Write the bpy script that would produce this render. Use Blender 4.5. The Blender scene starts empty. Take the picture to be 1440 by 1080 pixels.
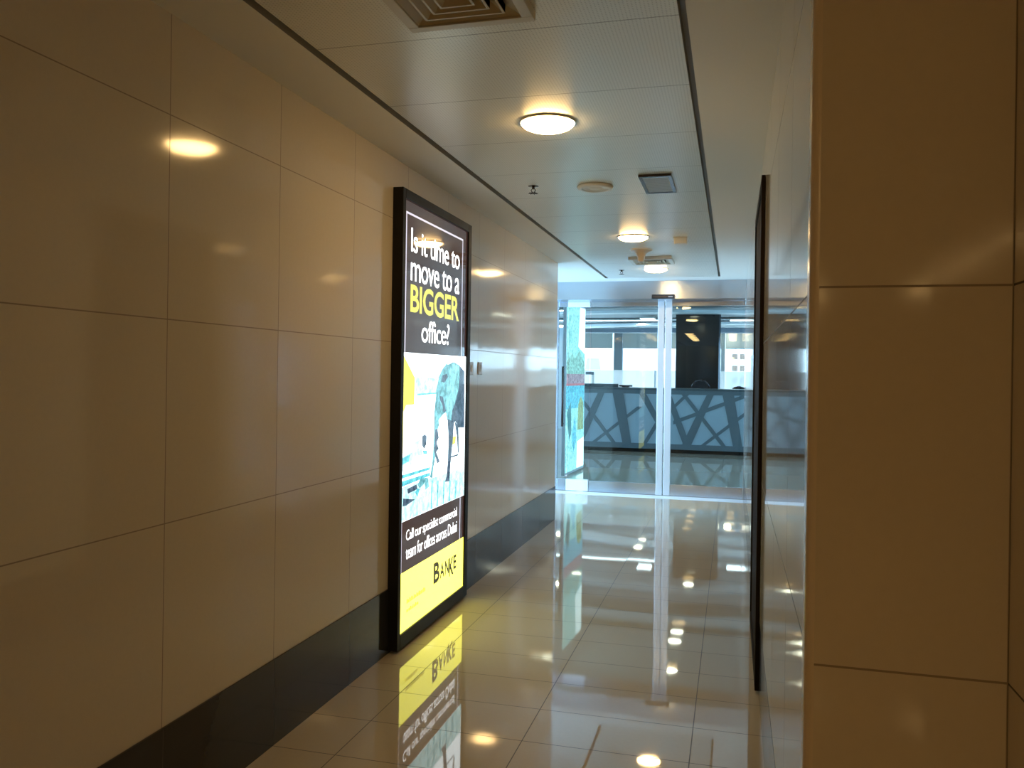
import bpy, bmesh, math, random
from mathutils import Vector, Matrix

random.seed(4)
SC = bpy.context.scene
COL = SC.collection

# ------------------------------------------------------------------ camera
F = 1164.0; TH = math.atan(311 / F); RH = .0142; CY = 524.6; HC = 1.45
fw = Vector((-math.sin(TH), math.cos(TH), 0)); rt = Vector((math.cos(TH), math.sin(TH), 0)); up = Vector((0, 0, 1))
cam_d = bpy.data.cameras.new('camera')
cam = bpy.data.objects.new('camera', cam_d); COL.objects.link(cam)
cx = rt * math.cos(RH) + up * math.sin(RH)
cy = up * math.cos(RH) - rt * math.sin(RH)
cam.matrix_world = Matrix((( cx.x, cy.x, -fw.x, 0), (cx.y, cy.y, -fw.y, 0), (cx.z, cy.z, -fw.z, HC), (0, 0, 0, 1)))
cam_d.sensor_width = 36; cam_d.lens = F * 36 / 1440
cam_d.shift_y = -(540 - CY) / 1440
cam_d.clip_start = .05; cam_d.clip_end = 300
SC.camera = cam


def ray(px, py):
    a = px - 720; r = a * math.cos(RH) + (py - CY) * math.sin(RH); u = (CY - py) * math.cos(RH) + a * math.sin(RH)
    c, s = math.cos(TH), math.sin(TH)
    return (-s * F + c * r, c * F + s * r, u)


def on_x(px, py, X):
    d = ray(px, py); t = X / d[0]; return d[1] * t, HC + d[2] * t          # (Y, Z)


def on_y(px, py, Y):
    d = ray(px, py); t = Y / d[1]; return d[0] * t, HC + d[2] * t          # (X, Z)


# ------------------------------------------------------------------ world, exposure
SC.view_settings.view_transform = 'Standard'
SC.view_settings.look = 'None'
SC.view_settings.gamma = 1
SC.view_settings.use_curve_mapping = False
SC.view_settings.exposure = 0.35
SC.cycles.max_bounces = 10
SC.cycles.diffuse_bounces = 5
SC.cycles.glossy_bounces = 6
SC.cycles.transparent_max_bounces = 16
SC.cycles.sample_clamp_indirect = 8
SC.cycles.use_denoising = True
W = bpy.data.worlds.new('daylight'); SC.world = W; W.use_nodes = True
bg = W.node_tree.nodes['Background']
bg.inputs['Color'].default_value = (.39, .66, 1.0, 1); bg.inputs['Strength'].default_value = 13.0

CEIL = 2.55
LW = -1.70      # left wall plane
RW = .132       # right wall plane
YD = 10.10      # glass door plane
YE = 8.08       # where the left wall ends
OC = 2.70       # office ceiling


def portal(name, loc, rot, sx, sy):
    l = bpy.data.lights.new(name, 'AREA'); l.shape = 'RECTANGLE'; l.size = sx; l.size_y = sy
    l.cycles.is_portal = True
    o = bpy.data.objects.new(name, l); o.location = loc; o.rotation_euler = rot; COL.objects.link(o)


portal('daylight_portal_office', (-1.5, 24.3, 1.4), (math.radians(-90), 0, 0), 17, 2.8)
portal('daylight_portal_added_left', (-9.3, 17.2, 1.45), (0, math.radians(-90), 0), 2.2, 12.2)  # serves the openings added in the unseen left office wall
portal('daylight_portal_added_right', (8.3, 17.2, 1.45), (0, math.radians(90), 0), 2.2, 12.2)  # serves the openings added in the unseen right office wall
portal('daylight_portal_lobby', (-2.55, 9.1, 1.2), (0, math.radians(-90), 0), 2.3, 1.7)


# ------------------------------------------------------------------ material helpers
class NT:
    def __init__(s, name):
        s.m = bpy.data.materials.new(name); s.m.use_nodes = True
        s.t = s.m.node_tree; s.b = s.t.nodes['Principled BSDF']; s.out = s.t.nodes['Material Output']

    def n(s, kind, **kw):
        x = s.t.nodes.new(kind)
        for k, v in kw.items(): setattr(x, k, v)
        return x

    def l(s, a, b): s.t.links.new(a, b)

    def math(s, op, a, b=None, c=None):
        x = s.n('ShaderNodeMath', operation=op)
        for i, v in enumerate((a, b, c)):
            if v is None: continue
            if isinstance(v, (int, float)): x.inputs[i].default_value = v
            else: s.l(v, x.inputs[i])
        return x.outputs[0]

    def xyz(s):
        g = s.n('ShaderNodeNewGeometry'); p = s.n('ShaderNodeSeparateXYZ'); s.l(g.outputs['Position'], p.inputs[0])
        return g, p.outputs

    def line(s, co, off, sp, w):
        u = s.math('DIVIDE', s.math('SUBTRACT', co, off), sp)
        fr = s.math('ABSOLUTE', s.math('SUBTRACT', s.math('FRACT', s.math('ADD', u, .5)), .5))
        return s.math('LESS_THAN', s.math('MULTIPLY', fr, sp), w / 2), s.math('FLOOR', u)


def mat(name, col, rough=.5, metal=0, emit=None, es=1.0, spec=.5, coat=0, aniso=0):
    q = NT(name); b = q.b
    b.inputs['Base Color'].default_value = (*col, 1); b.inputs['Roughness'].default_value = rough
    b.inputs['Metallic'].default_value = metal; b.inputs['Specular IOR Level'].default_value = spec
    b.inputs['Coat Weight'].default_value = coat
    if emit:
        b.inputs['Emission Color'].default_value = (*emit, 1); b.inputs['Emission Strength'].default_value = es
    if aniso:
        b.inputs['Anisotropic'].default_value = aniso; b.inputs['Anisotropic Rotation'].default_value = .25
        tg = q.n('ShaderNodeTangent', direction_type='RADIAL', axis='Z'); q.l(tg.outputs[0], b.inputs['Tangent'])
    # faint procedural mottling so no surface is perfectly even
    if not emit:
        nz = q.n('ShaderNodeTexNoise'); nz.inputs['Scale'].default_value = 9; nz.inputs['Detail'].default_value = 3
        g = q.n('ShaderNodeNewGeometry'); q.l(g.outputs['Position'], nz.inputs['Vector'])
        mr = q.n('ShaderNodeMapRange'); q.l(nz.outputs['Fac'], mr.inputs['Value'])
        mr.inputs['To Min'].default_value = rough * .9; mr.inputs['To Max'].default_value = min(1, rough * 1.12)
        q.l(mr.outputs[0], b.inputs['Roughness'])
    return q.m


def tile_mat(name, col, joint, u_axis, u_off, u_sp, v_axis, v_off, v_sp, jw, rough, tilt, vary=.03, seed=0., spec=.5, wav=.0006):
    q = NT(name); g, p = q.xyz()
    ax = {'x': 0, 'y': 1, 'z': 2}
    m1, c1 = q.line(p[ax[u_axis]], u_off, u_sp, jw)
    m2, c2 = q.line(p[ax[v_axis]], v_off, v_sp, jw)
    m = q.math('MAXIMUM', m1, m2)
    cc = q.n('ShaderNodeCombineXYZ'); q.l(c1, cc.inputs[0]); q.l(c2, cc.inputs[1]); cc.inputs[2].default_value = seed
    wn = q.n('ShaderNodeTexWhiteNoise', noise_dimensions='3D'); q.l(cc.outputs[0], wn.inputs['Vector'])
    # colour: base, slight tile to tile variation, fine speckle, joint
    nz = q.n('ShaderNodeTexNoise'); nz.inputs['Scale'].default_value = 60; nz.inputs['Detail'].default_value = 4
    q.l(g.outputs['Position'], nz.inputs['Vector'])
    f = q.math('ADD', q.math('MULTIPLY', q.math('SUBTRACT', wn.outputs['Value'], .5), vary),
               q.math('MULTIPLY', q.math('SUBTRACT', nz.outputs['Fac'], .5), .06))
    f = q.math('ADD', f, 1.0)
    mc = q.n('ShaderNodeVectorMath', operation='SCALE'); mc.inputs[0].default_value = col; q.l(f, mc.inputs['Scale'])
    mx = q.n('ShaderNodeMix', data_type='RGBA'); q.l(m, mx.inputs['Factor']); q.l(mc.outputs[0], mx.inputs[6]); mx.inputs[7].default_value = (*joint, 1)
    q.l(mx.outputs[2], q.b.inputs['Base Color'])
    rr = q.math('ADD', q.math('MULTIPLY', m, .5), rough); q.l(rr, q.b.inputs['Roughness'])
    q.b.inputs['Specular IOR Level'].default_value = spec
    # every tile is set a hair out of plane
    sb = q.n('ShaderNodeVectorMath', operation='SUBTRACT'); q.l(wn.outputs['Color'], sb.inputs[0]); sb.inputs[1].default_value = (.5, .5, .5)
    sc = q.n('ShaderNodeVectorMath', operation='SCALE'); q.l(sb.outputs[0], sc.inputs[0]); sc.inputs['Scale'].default_value = tilt
    ad = q.n('ShaderNodeVectorMath', operation='ADD'); q.l(g.outputs['Normal'], ad.inputs[0]); q.l(sc.outputs[0], ad.inputs[1])
    nm = q.n('ShaderNodeVectorMath', operation='NORMALIZE'); q.l(ad.outputs[0], nm.inputs[0])
    n2 = q.n('ShaderNodeTexNoise'); n2.inputs['Scale'].default_value = 2.6; n2.inputs['Detail'].default_value = 1
    q.l(g.outputs['Position'], n2.inputs['Vector'])
    bp = q.n('ShaderNodeBump'); bp.inputs['Strength'].default_value = 1; bp.inputs['Distance'].default_value = wav
    q.l(n2.outputs['Fac'], bp.inputs['Height']); q.l(nm.outputs[0], bp.inputs['Normal'])
    q.l(bp.outputs[0], q.b.inputs['Normal'])
    return q.m


def glass_mat(name, tint, refl=1.0, ior=1.5):
    q = NT(name); q.t.nodes.remove(q.b)
    tr = q.n('ShaderNodeBsdfTransparent'); tr.inputs[0].default_value = (*tint, 1)
    gl = q.n('ShaderNodeBsdfGlossy'); gl.inputs['Roughness'].default_value = 0.0; gl.inputs[0].default_value = (1, 1, 1, 1)
    fr = q.n('ShaderNodeFresnel'); fr.inputs[0].default_value = ior
    mx = q.n('ShaderNodeMixShader'); q.l(q.math('MULTIPLY', fr.outputs[0], refl), mx.inputs[0])
    q.l(tr.outputs[0], mx.inputs[1]); q.l(gl.outputs[0], mx.inputs[2]); q.l(mx.outputs[0], q.out.inputs[0])
    return q.m


def translucent_mat(name, col, tcol, fac, clear=0):
    q = NT(name); q.b.inputs['Base Color'].default_value = (*col, 1); q.b.inputs['Roughness'].default_value = .6
    tr = q.n('ShaderNodeBsdfTranslucent'); tr.inputs[0].default_value = (*tcol, 1)
    mx = q.n('ShaderNodeMixShader'); mx.inputs[0].default_value = fac
    q.l(q.b.outputs[0], mx.inputs[1]); q.l(tr.outputs[0], mx.inputs[2]); q.l(mx.outputs[0], q.out.inputs[0])
    if clear:
        tp = q.n('ShaderNodeBsdfTransparent'); m2 = q.n('ShaderNodeMixShader'); m2.inputs[0].default_value = clear
        q.l(mx.outputs[0], m2.inputs[1]); q.l(tp.outputs[0], m2.inputs[2]); q.l(m2.outputs[0], q.out.inputs[0])
    return q.m


TZ = .6355; TY = .648
CREAM = (.66, .588, .482); JOINT = (.30, .24, .19)
M = {}
M['tile_left'] = tile_mat('cream_wall_tile', CREAM, JOINT, 'y', 2.207, TY, 'z', .331, TZ, .0038, .085, .012, seed=1)
M['tile_right'] = tile_mat('cream_wall_tile_right', CREAM, (.05, .04, .035), 'y', 1.48, TY, 'z', .331, TZ, .0038, .06, .004, seed=2, wav=.0003)
M['tile_front'] = tile_mat('cream_pilaster_tile', CREAM, JOINT, 'x', .43, 3.0, 'z', .331, TZ, .0038, .09, .008, seed=3)
M['skirt_left'] = tile_mat('black_skirting_tile', (.028, .028, .033), (.008, .008, .008), 'y', 2.207, TY, 'z', -1, 5, .003, .10, .010, seed=4)
M['floor'] = tile_mat('polished_floor_tile', (.50, .43, .33), (.07, .055, .045), 'x', -.1395, .646, 'y', 3.17, .3205, .0040, .03, .0014, vary=.012, seed=5, wav=.0001, spec=.75)
M['plaster'] = mat('painted_plaster', (.80, .78, .72), .45)
M['dark_gap'] = mat('shadow_gap_metal', (.40, .38, .34), .4)
M['steel'] = mat('brushed_steel_daylight_tint', (.58, .65, .74), .24, 1, aniso=.8)  # blue cast of reflected daylight is put into the steel colour
M['satin'] = mat('satin_aluminium', (.74, .78, .82), .36, .35)
M['plate'] = mat('threshold_plate', (.86, .88, .90), .4)
M['black'] = mat('black_powder_coat', (.012, .011, .010), .5, spec=.2)
M['blackplastic'] = mat('black_plastic', (.012, .013, .018), .3)
M['white'] = mat('white_plastic', (.74, .70, .63), .4)
M['cream_metal'] = mat('cream_metal', (.62, .58, .50), .4)
M['bronze'] = mat('dark_bronze_metal', (.05, .035, .028), .22, .6)
M['chrome'] = mat('chrome', (.75, .72, .66), .12, 1)
M['lamp'] = mat('warm_frosted_lamp_glass', (.9, .85, .7), .3, emit=(1.0, .62, .235), es=40)
M['lamp_back'] = mat('warm_frosted_lamp_glass_lobby', (.9, .85, .7), .3, emit=(1.0, .62, .235), es=21)
M['office_lamp'] = mat('office_lamp_glass', (.9, .9, .8), .3, emit=(1.0, .86, .62), es=30)
M['tube'] = mat('cool_tube', (.9, .9, .9), .3, emit=(.85, .97, 1.0), es=7)
M['glass'] = glass_mat('door_glass', (.86, .95, .96), .75)
M['winglass'] = glass_mat('window_glass', (.93, .97, .97), .6)
M['tinted'] = glass_mat('tinted_window_glass', (.74, .66, .60), .6)
M['office_wall'] = mat('office_wall_paint', (.55, .60, .62), .6)
M['office_ceil'] = mat('office_ceiling_paint', (.42, .47, .48), .6)
M['band_dark'] = mat('dark_ceiling_band', (.09, .12, .13), .5)
M['band_light'] = mat('light_ceiling_band', (.70, .76, .76), .5)
M['counter_dark'] = mat('slate_counter_strips', (.12, .165, .185), .35)
M['counter_light'] = mat('pale_blue_grey_counter_panel', (.36, .47, .53), .3)
M['counter_top'] = mat('slate_counter_top', (.07, .10, .11), .3)
M['column'] = mat('dark_glass_cladding', (.018, .021, .022), .10, spec=.3)
M['frost'] = translucent_mat('frosted_partition', (.7, .72, .74), (.98, .96, .94), .8, .35)
M['blind'] = translucent_mat('roller_blind_fabric', (.5, .52, .50), (.42, .44, .40), .35)
M['fabric'] = mat('dark_chair_fabric', (.02, .022, .025), .8)
M['facade'] = mat('pale_render_facade', (.62, .66, .68), .8)
M['facade_window'] = mat('facade_window_glass', (.15, .10, .075), .5)


def panel_mat():
    """micro-perforated metal ceiling trays with cross seams"""
    q = NT('perforated_metal_ceiling'); g, p = q.xyz()
    m, c = q.line(p[1], 2.567, .622, .004)
    P = .012
    fx = q.math('SUBTRACT', q.math('FRACT', q.math('DIVIDE', p[0], P)), .5)
    fy = q.math('SUBTRACT', q.math('FRACT', q.math('DIVIDE', p[1], P)), .5)
    r2 = q.math('ADD', q.math('MULTIPLY', fx, fx), q.math('MULTIPLY', fy, fy))
    dot = q.math('MULTIPLY', q.math('LESS_THAN', r2, .04), .45)
    f = q.math('MAXIMUM', m, dot)
    mx = q.n('ShaderNodeMix', data_type='RGBA'); q.l(f, mx.inputs['Factor'])
    mx.inputs[6].default_value = (.74, .74, .68, 1); mx.inputs[7].default_value = (.22, .21, .18, 1)
    q.l(mx.outputs[2], q.b.inputs['Base Color'])
    q.b.inputs['Metallic'].default_value = .15
    q.b.inputs['Roughness'].default_value = .30
    cc = q.n('ShaderNodeCombineXYZ'); q.l(c, cc.inputs[0])
    wn = q.n('ShaderNodeTexWhiteNoise', noise_dimensions='3D'); q.l(cc.outputs[0], wn.inputs['Vector'])
    sb = q.n('ShaderNodeVectorMath', operation='SUBTRACT'); q.l(wn.outputs['Color'], sb.inputs[0]); sb.inputs[1].default_value = (.5, .5, .5)
    sc = q.n('ShaderNodeVectorMath', operation='SCALE'); q.l(sb.outputs[0], sc.inputs[0]); sc.inputs['Scale'].default_value = .012
    ad = q.n('ShaderNodeVectorMath', operation='ADD'); q.l(g.outputs['Normal'], ad.inputs[0]); q.l(sc.outputs[0], ad.inputs[1])
    nm = q.n('ShaderNodeVectorMath', operation='NORMALIZE'); q.l(ad.outputs[0], nm.inputs[0]); q.l(nm.outputs[0], q.b.inputs['Normal'])
    return q.m


M['panel'] = panel_mat()


# ------------------------------------------------------------------ mesh helpers
class MB:
    def __init__(s): s.v = []; s.f = []; s.mi = []; s.sm = []

    def face(s, pts, mi=0, smooth=False):
        k = len(s.v); s.v += [tuple(p) for p in pts]; s.f.append(tuple(range(k, k + len(pts)))); s.mi.append(mi); s.sm.append(smooth)

    def box(s, x0, x1, y0, y1, z0, z1, mi=0, skip=''):
        k = len(s.v)
        s.v += [(x, y, z) for x in (x0, x1) for y in (y0, y1) for z in (z0, z1)]
        for nme, q in (('x', (0, 1, 3, 2)), ('X', (4, 6, 7, 5)), ('y', (0, 4, 5, 1)), ('Y', (2, 3, 7, 6)), ('z', (0, 2, 6, 4)), ('Z', (1, 5, 7, 3))):
            if nme in skip: continue
            s.f.append(tuple(k + i for i in q)); s.mi.append(mi); s.sm.append(False)
        return s

    def prism(s, pts, axis, a, b, mi=0):
        """outline pts in the plane across `axis`, extruded from a to b"""
        def P(u, w, t): return {'x': (t, u, w), 'y': (u, t, w), 'z': (u, w, t)}[axis]
        n = len(pts); k = len(s.v)
        s.v += [P(u, w, a) for u, w in pts] + [P(u, w, b) for u, w in pts]
        s.f.append(tuple(k + i for i in range(n))); s.f.append(tuple(k + n + i for i in reversed(range(n)))); s.mi += [mi, mi]; s.sm += [False, False]
        for i in range(n):
            j = (i + 1) % n; s.f.append((k + i, k + n + i, k + n + j, k + j)); s.mi.append(mi); s.sm.append(False)
        return s

    def lathe(s, prof, c=(0, 0, 0), n=40, mi=0, axis='z'):
        k = len(s.v)
        for r, h in prof:
            for i in range(n):
                a = 2 * math.pi * i / n; u, w = r * math.cos(a), r * math.sin(a)
                q = (u, w, h) if axis == 'z' else ((h, u, w) if axis == 'x' else (u, h, w))
                s.v.append((c[0] + q[0], c[1] + q[1], c[2] + q[2]))
        for j in range(len(prof) - 1):
            for i in range(n):
                i2 = (i + 1) % n
                s.f.append((k + j * n + i, k + j * n + i2, k + (j + 1) * n + i2, k + (j + 1) * n + i)); s.mi.append(mi); s.sm.append(True)
        return s

    def tube(s, a, b, r, n=14, mi=0, r2=None):
        a = Vector(a); b = Vector(b); d = (b - a).normalized(); r2 = r if r2 is None else r2
        e = d.orthogonal().normalized(); g = d.cross(e); k = len(s.v)
        for p, rr in ((a, r), (b, r2)):
            for i in range(n):
                t = 2 * math.pi * i / n; s.v.append(tuple(p + e * rr * math.cos(t) + g * rr * math.sin(t)))
        for i in range(n):
            j = (i + 1) % n; s.f.append((k + i, k + j, k + n + j, k + n + i)); s.mi.append(mi); s.sm.append(True)
        s.f.append(tuple(k + i for i in reversed(range(n)))); s.f.append(tuple(k + n + i for i in range(n))); s.mi += [mi, mi]; s.sm += [False, False]
        return s

    def build(s, name, mats, parent=None, bevel=0, recalc=True, origin=None):
        me = bpy.data.meshes.new(name); vs = s.v
        if origin: vs = [(x - origin[0], y - origin[1], z - origin[2]) for x, y, z in vs]
        me.from_pydata(vs, [], s.f)
        if not isinstance(mats, (list, tuple)): mats = [mats]
        for m in mats: me.materials.append(m)
        for p, mi, sm in zip(me.polygons, s.mi, s.sm): p.material_index = mi; p.use_smooth = sm
        if recalc:
            b = bmesh.new(); b.from_mesh(me)
            bmesh.ops.remove_doubles(b, verts=b.verts, dist=1e-6) if False else None
            bmesh.ops.recalc_face_normals(b, faces=b.faces); b.to_mesh(me); b.free()
        o = bpy.data.objects.new(name, me); COL.objects.link(o)
        if origin: o.location = origin
        if parent:
            o.parent = parent
            o.matrix_parent_inverse = Matrix.Translation(parent.location).inverted() if not parent.rotation_euler.z else parent.matrix_basis.inverted()
        if bevel:
            bv = o.modifiers.new('bevel', 'BEVEL'); bv.width = bevel; bv.segments = 2; bv.limit_method = 'ANGLE'
        return o


def tag(o, label=None, cat=None, group=None, kind=None):
    if label: o['label'] = label
    if cat: o['category'] = cat
    if group: o['group'] = group
    if kind: o['kind'] = kind
    return o


def empty(name, loc, rz=0, **kw):
    o = bpy.data.objects.new(name, None); o.location = loc; o.rotation_euler = (0, 0, rz); o.empty_display_size = .1; COL.objects.link(o)
    return tag(o, **kw)


def part(mb, name, m, parent, bevel=0, **kw):
    """mesh given in the thing's own coordinates"""
    o = mb.build(name, m, None, bevel, **kw); o.parent = parent
    return o


def copy_tree(o, parent=None):
    c = o.copy(); COL.objects.link(c); c.parent = parent
    for ch in list(o.children): copy_tree(ch, c)
    return c


def struct(o, label, cat=None):
    return tag(o, label, cat, kind='structure')


# ------------------------------------------------------------------ the setting
BACK = -11.0
NEARW = .43
YP = 1.48
f = MB(); f.box(-9.15, 8.15, 10.2, 24.6, -.06, 0); f.box(-2.7, 5.75, BACK, 10.2, -.06, 0, skip='Y')
struct(f.build('floor', M['floor']), 'polished beige tiled floor with fine dark joints', 'floor')

w = MB()
w.box(LW - .15, LW, BACK, YE, 0, CEIL, 0)
struct(w.build('wall_left', M['tile_left']), 'long cream tiled wall on the left', 'wall')
w = MB(); w.box(LW, LW + .006, BACK, YE, 0, .331)
struct(w.build('baseboard_left', M['skirt_left']), 'black tiled skirting along the left wall', 'baseboard')

w = MB()
w.box(RW, NEARW + .15, YP + .012, 10.3, 0, CEIL, 0)
struct(w.build('wall_right', M['tile_right']), 'glossy cream tiled wall on the right beyond the corner', 'wall')
w = MB(); w.box(RW - .0006, RW, YP + .02, 10.05, 0, .331)
struct(w.build('baseboard_right', M['skirt_left']), 'black tiled skirting along the right wall', 'baseboard')
w = MB(); w.box(.138, NEARW + .15, YP, YP + .0119, 0, CEIL)
struct(w.build('wall_corner', M['tile_front']), 'cream tiled wall end facing the corridor on the right', 'wall')
w = MB()
n = 8
pr = [(.138, YP)] + [(.138 - .015 * math.sin(t), YP + .015 - .015 * math.cos(t)) for t in [math.pi / 2 * i / n for i in range(n + 1)]] + [(.123, YP + .05), (.138, YP + .05)]
w.prism(pr, 'z', 0, CEIL)
struct(w.build('trim_1', mat('cream_corner_bead', (.72, .62, .50), .18)), 'rounded cream corner bead', 'trim')
w = MB(); w.box(NEARW, NEARW + .15, .9, YP - .0002, 0, CEIL); w.box(NEARW + .15, 5.6, .9, 1.05, 0, CEIL); w.box(5.6, 5.75, BACK, 1.05, 0, CEIL)
struct(w.build('wall_near', M['tile_right']), 'cream tiled wall at the right edge', 'wall')
w = MB(); w.box(LW - .15, 5.75, BACK - .15, BACK, 0, CEIL)
struct(w.build('wall_back', M['tile_front']), 'tiled wall behind the viewpoint', 'wall')

# corridor ceiling: plaster margins, sunk shadow gaps, perforated tray field
GL0, GL1, GR0, GR1, YG = -1.428, -1.394, -.175, -.151, 9.42
c = MB()
def zq(x0, x1, y0, y1, z, mi): c.face([(x0, y0, z), (x0, y1, z), (x1, y1, z), (x1, y0, z)], mi)
zq(-2.7, GL0, YE - .15, YD + .3, CEIL, 0); zq(LW - .15, GL0, BACK, YE - .15, CEIL, 0)
zq(GR1, NEARW + .15, BACK, YD + .3, CEIL, 0); zq(NEARW + .15, 5.75, BACK, 1.05, CEIL, 0)
zq(GL0, GR1, YG, YD + .3, CEIL, 0)
zq(GL1, GR0, BACK, YG, CEIL, 1)
for a, b_ in ((GL0, GL1), (GR0, GR1)):
    zq(a, b_, BACK, YG, CEIL + .045, 2)
    for x in (a, b_): c.face([(x, BACK, CEIL), (x, YG, CEIL), (x, YG, CEIL + .045), (x, BACK, CEIL + .045)], 2)
    c.face([(a, YG, CEIL), (b_, YG, CEIL), (b_, YG, CEIL + .045), (a, YG, CEIL + .045)], 2)
c.box(-2.7, 5.75, BACK - .1, YD + .3, CEIL + .08, CEIL + .12, 0)
struct(c.build('ceiling', [M['plaster'], M['panel'], M['dark_gap']], recalc=False), 'corridor ceiling of perforated metal trays between two plaster margins', 'ceiling')

# lobby recess on the left, just before the glass doors
w = MB()
w.box(-2.7, LW - .1501, YE - .12, YE, 0, CEIL); w.box(-2.7, -2.5, YE, 8.25, 0, CEIL); w.box(-2.7, -2.5, 9.95, 10.3, 0, CEIL)
w.box(-2.7, -2.5, 8.25, 9.95, 2.4, CEIL)
struct(w.build('wall_recess', M['tile_front']), 'tiled wall of the recess left of the glass doors', 'wall')
we = empty('window_1', (-2.6, 9.1, 0), label='tall window lighting the recess before the glass doors', cat='window', kind='structure')
m_ = MB()
m_.box(-2.64, -2.56, 8.25, 8.31, 0, 2.4); m_.box(-2.64, -2.56, 9.89, 9.95, 0, 2.4); m_.box(-2.64, -2.56, 8.31, 9.89, 0, .06); m_.box(-2.64, -2.56, 8.31, 9.89, 2.34, 2.4)
m_.build('window_frame', M['satin'], we)
m_ = MB(); m_.box(-2.605, -2.595, 8.31, 9.89, .06, 2.34); m_.build('window_pane', M['winglass'], we)

# ------------------------------------------------------------------ glass entrance
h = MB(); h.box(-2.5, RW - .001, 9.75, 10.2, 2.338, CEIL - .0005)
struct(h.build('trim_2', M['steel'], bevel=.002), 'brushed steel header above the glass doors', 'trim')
h = MB(); h.box(-2.5, RW - .001, 9.84, YD - .03, 0, .004)
struct(h.build('trim_3', M['plate'], bevel=.001), 'pale metal threshold strip before the glass doors', 'trim')

Yg0, Yg1 = YD - .006, YD + .006
def leaf(name, x0, x1, stile, label, rail_top=.05, rail_bot=.14, dy=0):
    e = empty(name, ((x0 + x1) / 2, YD + dy, 0), label=label, cat='door', kind='structure')
    g = MB(); g.box(x0 + .004, x1 - .004, Yg0 + dy, Yg1 + dy, .02, 2.33); g.build('glass_pane', M['glass'], e)
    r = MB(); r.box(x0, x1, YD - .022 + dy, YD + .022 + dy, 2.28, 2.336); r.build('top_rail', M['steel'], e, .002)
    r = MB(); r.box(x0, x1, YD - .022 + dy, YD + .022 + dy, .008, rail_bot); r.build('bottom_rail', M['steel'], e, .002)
    s0, s1 = stile
    r = MB(); r.box(s0, s1, YD - .026 + dy, YD + .026 + dy, .008, 2.336); r.build('stile', M['satin'], e, .004)
    return e
leaf('door_1', -1.70, -.808, (-.884, -.808), 'left sliding glass door with steel bottom rail')
leaf('door_2', -.796, RW - .004, (-.796, -.718), 'right sliding glass door with steel bottom rail')

e = empty('window_2', (-1.84, YD, 0), label='narrow fixed glass pane held by steel patch fittings', cat='window', kind='structure')
g = MB(); g.box(-1.975, -1.712, Yg0, Yg1, .02, 2.34); g.build('glass_pane', M['glass'], e)
for z0, z1 in ((.012, .15), (2.275, 2.336)):
    g = MB(); g.box(-1.985, -1.706, YD - .03, YD + .03, z0, z1); g.build('patch_fitting', mat('daylit_patch_metal', (.88, .92, .94), .35), e, .003)  # satin metal paled to carry the daylight falling on the fittings

d3 = empty('door_3', (-2.3, YD, 0), label='side glass door with a wide steel stile and pull handle', cat='door', kind='structure')
g = MB(); g.box(-2.40, -1.99, Yg0, Yg1, .02, 2.33); g.build('glass_pane', M['glass'], d3)
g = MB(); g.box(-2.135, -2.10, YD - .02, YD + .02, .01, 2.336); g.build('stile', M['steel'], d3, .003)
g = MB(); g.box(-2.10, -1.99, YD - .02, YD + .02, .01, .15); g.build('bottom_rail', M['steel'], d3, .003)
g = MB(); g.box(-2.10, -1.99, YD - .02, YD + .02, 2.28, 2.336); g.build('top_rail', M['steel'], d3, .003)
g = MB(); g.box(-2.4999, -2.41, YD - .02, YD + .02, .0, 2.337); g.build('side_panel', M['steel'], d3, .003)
g = MB(); g.tube((-2.03, YD - .075, .80), (-2.03, YD - .075, 1.54), .014)
for z in (.83, 1.51): g.tube((-2.03, YD - .02, z), (-2.03, YD - .085, z), .009)
tag(g.build('pull_handle', M['bronze'], d3), 'long dark vertical pull handle')

sn = empty('motion_sensor', (-.795, 9.75, 2.335), label='black slim motion sensor over the meeting edge of the sliding glass doors', cat='sensor')
g = MB(); g.prism([(-.0, 0), (-.0, .05), (-.05, .05), (-.07, .035), (-.07, .008), (-.055, 0)], 'x', -.13, .13)
part(g, 'housing', M['blackplastic'], sn, .003)
g = MB(); g.box(.06, .11, -.0735, -.068, .014, .028)
tag(part(g, 'sensor_eye', mat('sensor_lens', (.35, .37, .42), .1), sn), 'small pale lens')


# ------------------------------------------------------------------ lit posters
def light_box(name, x_wall, face, y0, y1, z0, z1, depth, label, border=(.04, .06, .072, .05)):
    """face = +1 faces +X, -1 faces -X; border = near, far, bottom, top"""
    t = empty(name, (x_wall, (y0 + y1) / 2, z0), label=label, cat='light box', group=None)
    xf = x_wall + face * depth
    a, b_ = sorted((x_wall + face * .0006, xf))
    bn, bf, bb, bt = border
    fr = MB()
    fr.box(a, b_, y0, y0 + bn, z0, z1); fr.box(a, b_, y1 - bf, y1, z0, z1)
    fr.box(a, b_, y0 + bn, y1 - bf, z0, z0 + bb); fr.box(a, b_, y0 + bn, y1 - bf, z1 - bt, z1)
    fr.box(min(a, a + face * .01) if face > 0 else b_ - .01, (a + .01) if face > 0 else b_, y0 + bn, y1 - bf, z0 + bb, z1 - bt)
    return t, fr, xf


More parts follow.
